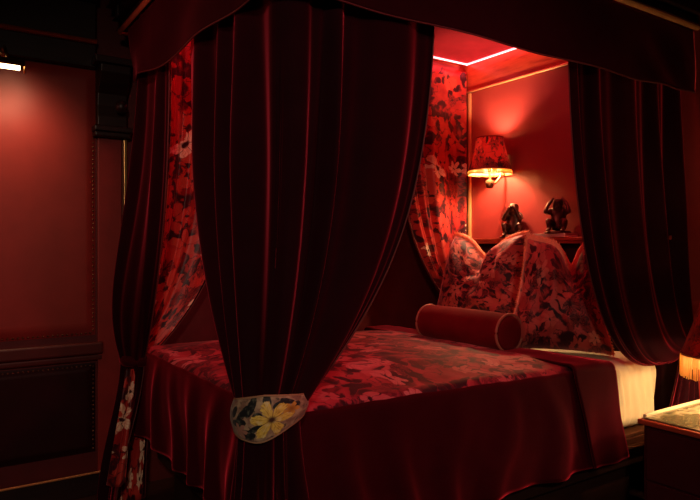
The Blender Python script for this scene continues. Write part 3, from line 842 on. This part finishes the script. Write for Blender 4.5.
# ------------------------------------------------------------------ statuettes on the ledge
M['bronze'] = plain('dark_bronze', (.10, .045, .03), .32, .85, var=.4, scale=40)
def monkey(label, loc, rz, pose, sc):
    t = thing('monkey_statuette', label, 'statuette', loc, rz)
    V = []; E_ = []; Rr = []
    def v(p, r_, par=None):
        V.append(p); Rr.append(r_)
        if par is not None: E_.append((par, len(V) - 1))
        return len(V) - 1
    pel = v((.02, 0, .055), .046); sp = v((.025, 0, .095), .043, pel); ch = v((.012, 0, .14), .042, sp); nk = v((-.002, 0, .172), .026, ch)
    hd = v((-.012, 0, .202), .036, nk); cr = v((-.004, 0, .228), .026, hd); mz = v((-.045, 0, .192), .020, hd)
    v((-.040, 0, .214), .013, hd)
    for s in (-1, 1):
        ear = v((.0, s * .034, .208), .012, hd)
        hip = v((.0, s * .035, .05), .030, pel); kn = v((-.058, s * .052, .092), .023, hip); an = v((-.052, s * .044, .030), .015, kn); ft = v((-.088, s * .048, .020), .013, an)
        for dy in (-.008, .008): v((-.104, s * .048 + dy, .017), .006, ft)
        sh = v((.006, s * .046, .150), .022, ch)
        if pose == 'face':
            el = v((-.050, s * .058, .118), .016, sh); wr = v((-.052, s * .034, .168), .012, el); ha = v((-.054, s * .016, .196), .012, wr)
            for dy in (-.006, .006): v((-.056, s * .012 + dy, .212), .005, ha)
        else:
            el = v((-.036, s * .080, .140), .016, sh); wr = v((-.022, s * .060, .190), .012, el); ha = v((-.012, s * .036, .226), .012, wr)
            for dy in (-.006, .006): v((-.010 + dy, s * .022, .238), .005, ha)
    tl = v((.062, 0, .03), .012, pel); tl = v((.075, .02, .02), .010, tl); v((.07, .05, .018), .008, tl)
    me = bpy.data.meshes.new('body'); me.from_pydata([Vector(p) * sc for p in V], E_, []); me.update()
    o = bpy.data.objects.new('body', me); COL.objects.link(o); o.parent = t; me.materials.append(M['bronze'])
    md = o.modifiers.new('skin', 'SKIN'); md.use_smooth_shade = True
    for i, d in enumerate(me.skin_vertices[0].data):
        d.radius = (Rr[i] * sc, Rr[i] * sc); d.use_root = (i == 0)
    md = o.modifiers.new('sub', 'SUBSURF'); md.levels = 2; md.render_levels = 2
    b = MB(); b.lathe([(.085 * sc, 0), (.09 * sc, .004 * sc), (.082 * sc, .012 * sc), (.05 * sc, .018 * sc)], n=28)
    o = b.build('base', 'bronze', t); o.parent = t; o.matrix_parent_inverse = Matrix()
    o.data.transform(Matrix.Translation((-.02 * sc, 0, 0)))
    return t
M['paper'] = plain('page_edges', (.72, .62, .48), .8, var=.1)
M['bookcover'] = plain('pale_book_cloth', (.62, .42, .32), .6)
monkey('bronze monkey statuette covering its face, on the ledge beside the wall lamp', (2.285, 1.09, 1.3555), radians(30), 'face', .97)
bk = thing('book', 'pale flat book lying on the headboard ledge under a statuette', 'book', (2.27, .735, 1.3555))
m = MB(); m.box((2.208, .635, 1.359), (2.328, .862, 1.374)); m.build('pages', 'paper', bk, smooth=False)
m = MB(); m.box((2.205, .632, 1.3556), (2.332, .868, 1.359)); m.box((2.205, .632, 1.374), (2.332, .868, 1.3775)); m.box((2.205, .864, 1.359), (2.332, .868, 1.374))
m.build('cover', 'bookcover', bk, smooth=False, bevel=.001)
monkey('bronze monkey statuette with raised arms sitting on the pale book', (2.275, .735, 1.378), radians(25), 'head', .90)

# ------------------------------------------------------------------ nightstand and its lamp
n = N('veined_onyx'); p = n.obj()
vv = n.noise(n.vec('ADD', n.vec('MULTIPLY', p, (3, 9, 3)), n.vec('SCALE', n.noise(p, 3, 3, .5, 1), 1.5)), 1.4, 5)
n.put(n.b.inputs['Base Color'], n.ramp(vv, [(.3, (.10, .085, .04)), (.5, (.18, .15, .07)), (.58, (.42, .36, .20)), (.7, (.13, .10, .05))]))
M['stone'] = n.set(Roughness=.18, Specular_IOR_Level=.5)
ns = thing('nightstand', 'dark red nightstand with a glossy veined top beside the bed', 'nightstand', (1.98, -.43, 0))
x0, x1, ya, yb = 1.70, 2.32, -.72, -.135
M['lacquer'] = plain('dark_red_lacquer', (.055, .007, .010), .35, spec=.5)
m = MB(); m.box((x0 + .012, ya + .012, .06), (x1, yb - .012, .53)); m.build('carcass', 'lacquer', ns, smooth=False, bevel=.004)
m = MB(); m.box((x0 + .05, ya + .05, 0), (x1, yb - .05, .06)); m.build('plinth', 'darkwood', ns, smooth=False)
for z0, z1 in ((.075, .29), (.30, .515)):
    m = MB(); m.box((x0, ya + .03, z0), (x0 + .014, yb - .03, z1)); d = m.build('drawer', 'lacquer', ns, smooth=False, bevel=.002)
    m = MB(); m.lathe([(.004, 0), (.005, -.012), (.012, -.018), (.012, -.024), (.001, -.028)], (x0, (ya + yb) / 2, (z0 + z1) / 2), 16, 'x'); m.build('knob', 'brass', d)
m = MB(); m.box((x0 - .008, ya - .008, .53), (x1, yb + .008, .553)); m.build('top_frame', 'mahogany', ns, smooth=False, bevel=.006)
m = MB(); m.box((x0 + .012, ya + .012, .553), (x1 - .01, yb - .012, .560)); m.build('stone_top', 'stone', ns, smooth=False, bevel=.002)
m = MB(); m.box((x0 + .03, yb - .012, .553), (x1 - .01, yb + .004, .568)); m.build('lit_rim_lip', 'sheet' , ns, smooth=False, bevel=.004)  # cream colour paints the lit bed-side rim of the top

lc = (2.05, -.36)
t = thing('table_lamp', 'table lamp with gold-fringed red floral shade on the nightstand', 'lamp', (lc[0], lc[1], .56))
m = MB(); m.lathe([(.07, .5605), (.07, .572), (.03, .585), (.018, .60), (.034, .63), (.040, .66), (.025, .70), (.012, .73), (.012, .80), (.001, .801)], (lc[0], lc[1], 0), 24); m.build('base', 'brass', t)
m = MB(); m.lathe([(.015, .80), (.028, .83), (.030, .86), (.02, .89), (.001, .90)], (lc[0], lc[1], 0), 20); m.build('bulb', 'bulb', t)
shade(t, lc, .12, .205, 1.10, .825, .2)
fringe(t, lc, .205, .828, .10, 'fringe_cream', 150)
bl = lamp('table_lamp_glow', 'POINT', (lc[0], lc[1], .775), 15, (1, .66, .34), shadow_soft_size=.03); bl.parent = t; bl.matrix_parent_inverse = parent_matrix(t).inverted()
bl = lamp('table_lamp_up_glow', 'POINT', (lc[0], lc[1], .93), 7, (1, .55, .26), shadow_soft_size=.03); bl.parent = t; bl.matrix_parent_inverse = parent_matrix(t).inverted()

# ------------------------------------------------------------------ groups of repeats, labels of parts that look different
GROUPS = {'bed_curtain': 'velvet curtains around the canopy bed', 'cushion': 'floral cushions at the bed head',
          'monkey_statuette': 'bronze monkeys on the ledge', 'curtain_tieback': 'tie-backs on the bed curtains'}
PARTS = {'floral_lining': 'red floral lining', 'fringe': 'brush fringe', 'piping': 'pink piping', 'floral_panel': 'floral top panel', 'gilt_moulding': 'gilt moulding'}
for o in COL.objects:
    k = o.name.split('.')[0]
    if o.parent is None and k in GROUPS: o['group'] = GROUPS[k]
    if o.parent is not None and k in PARTS: o['label'] = PARTS[k]
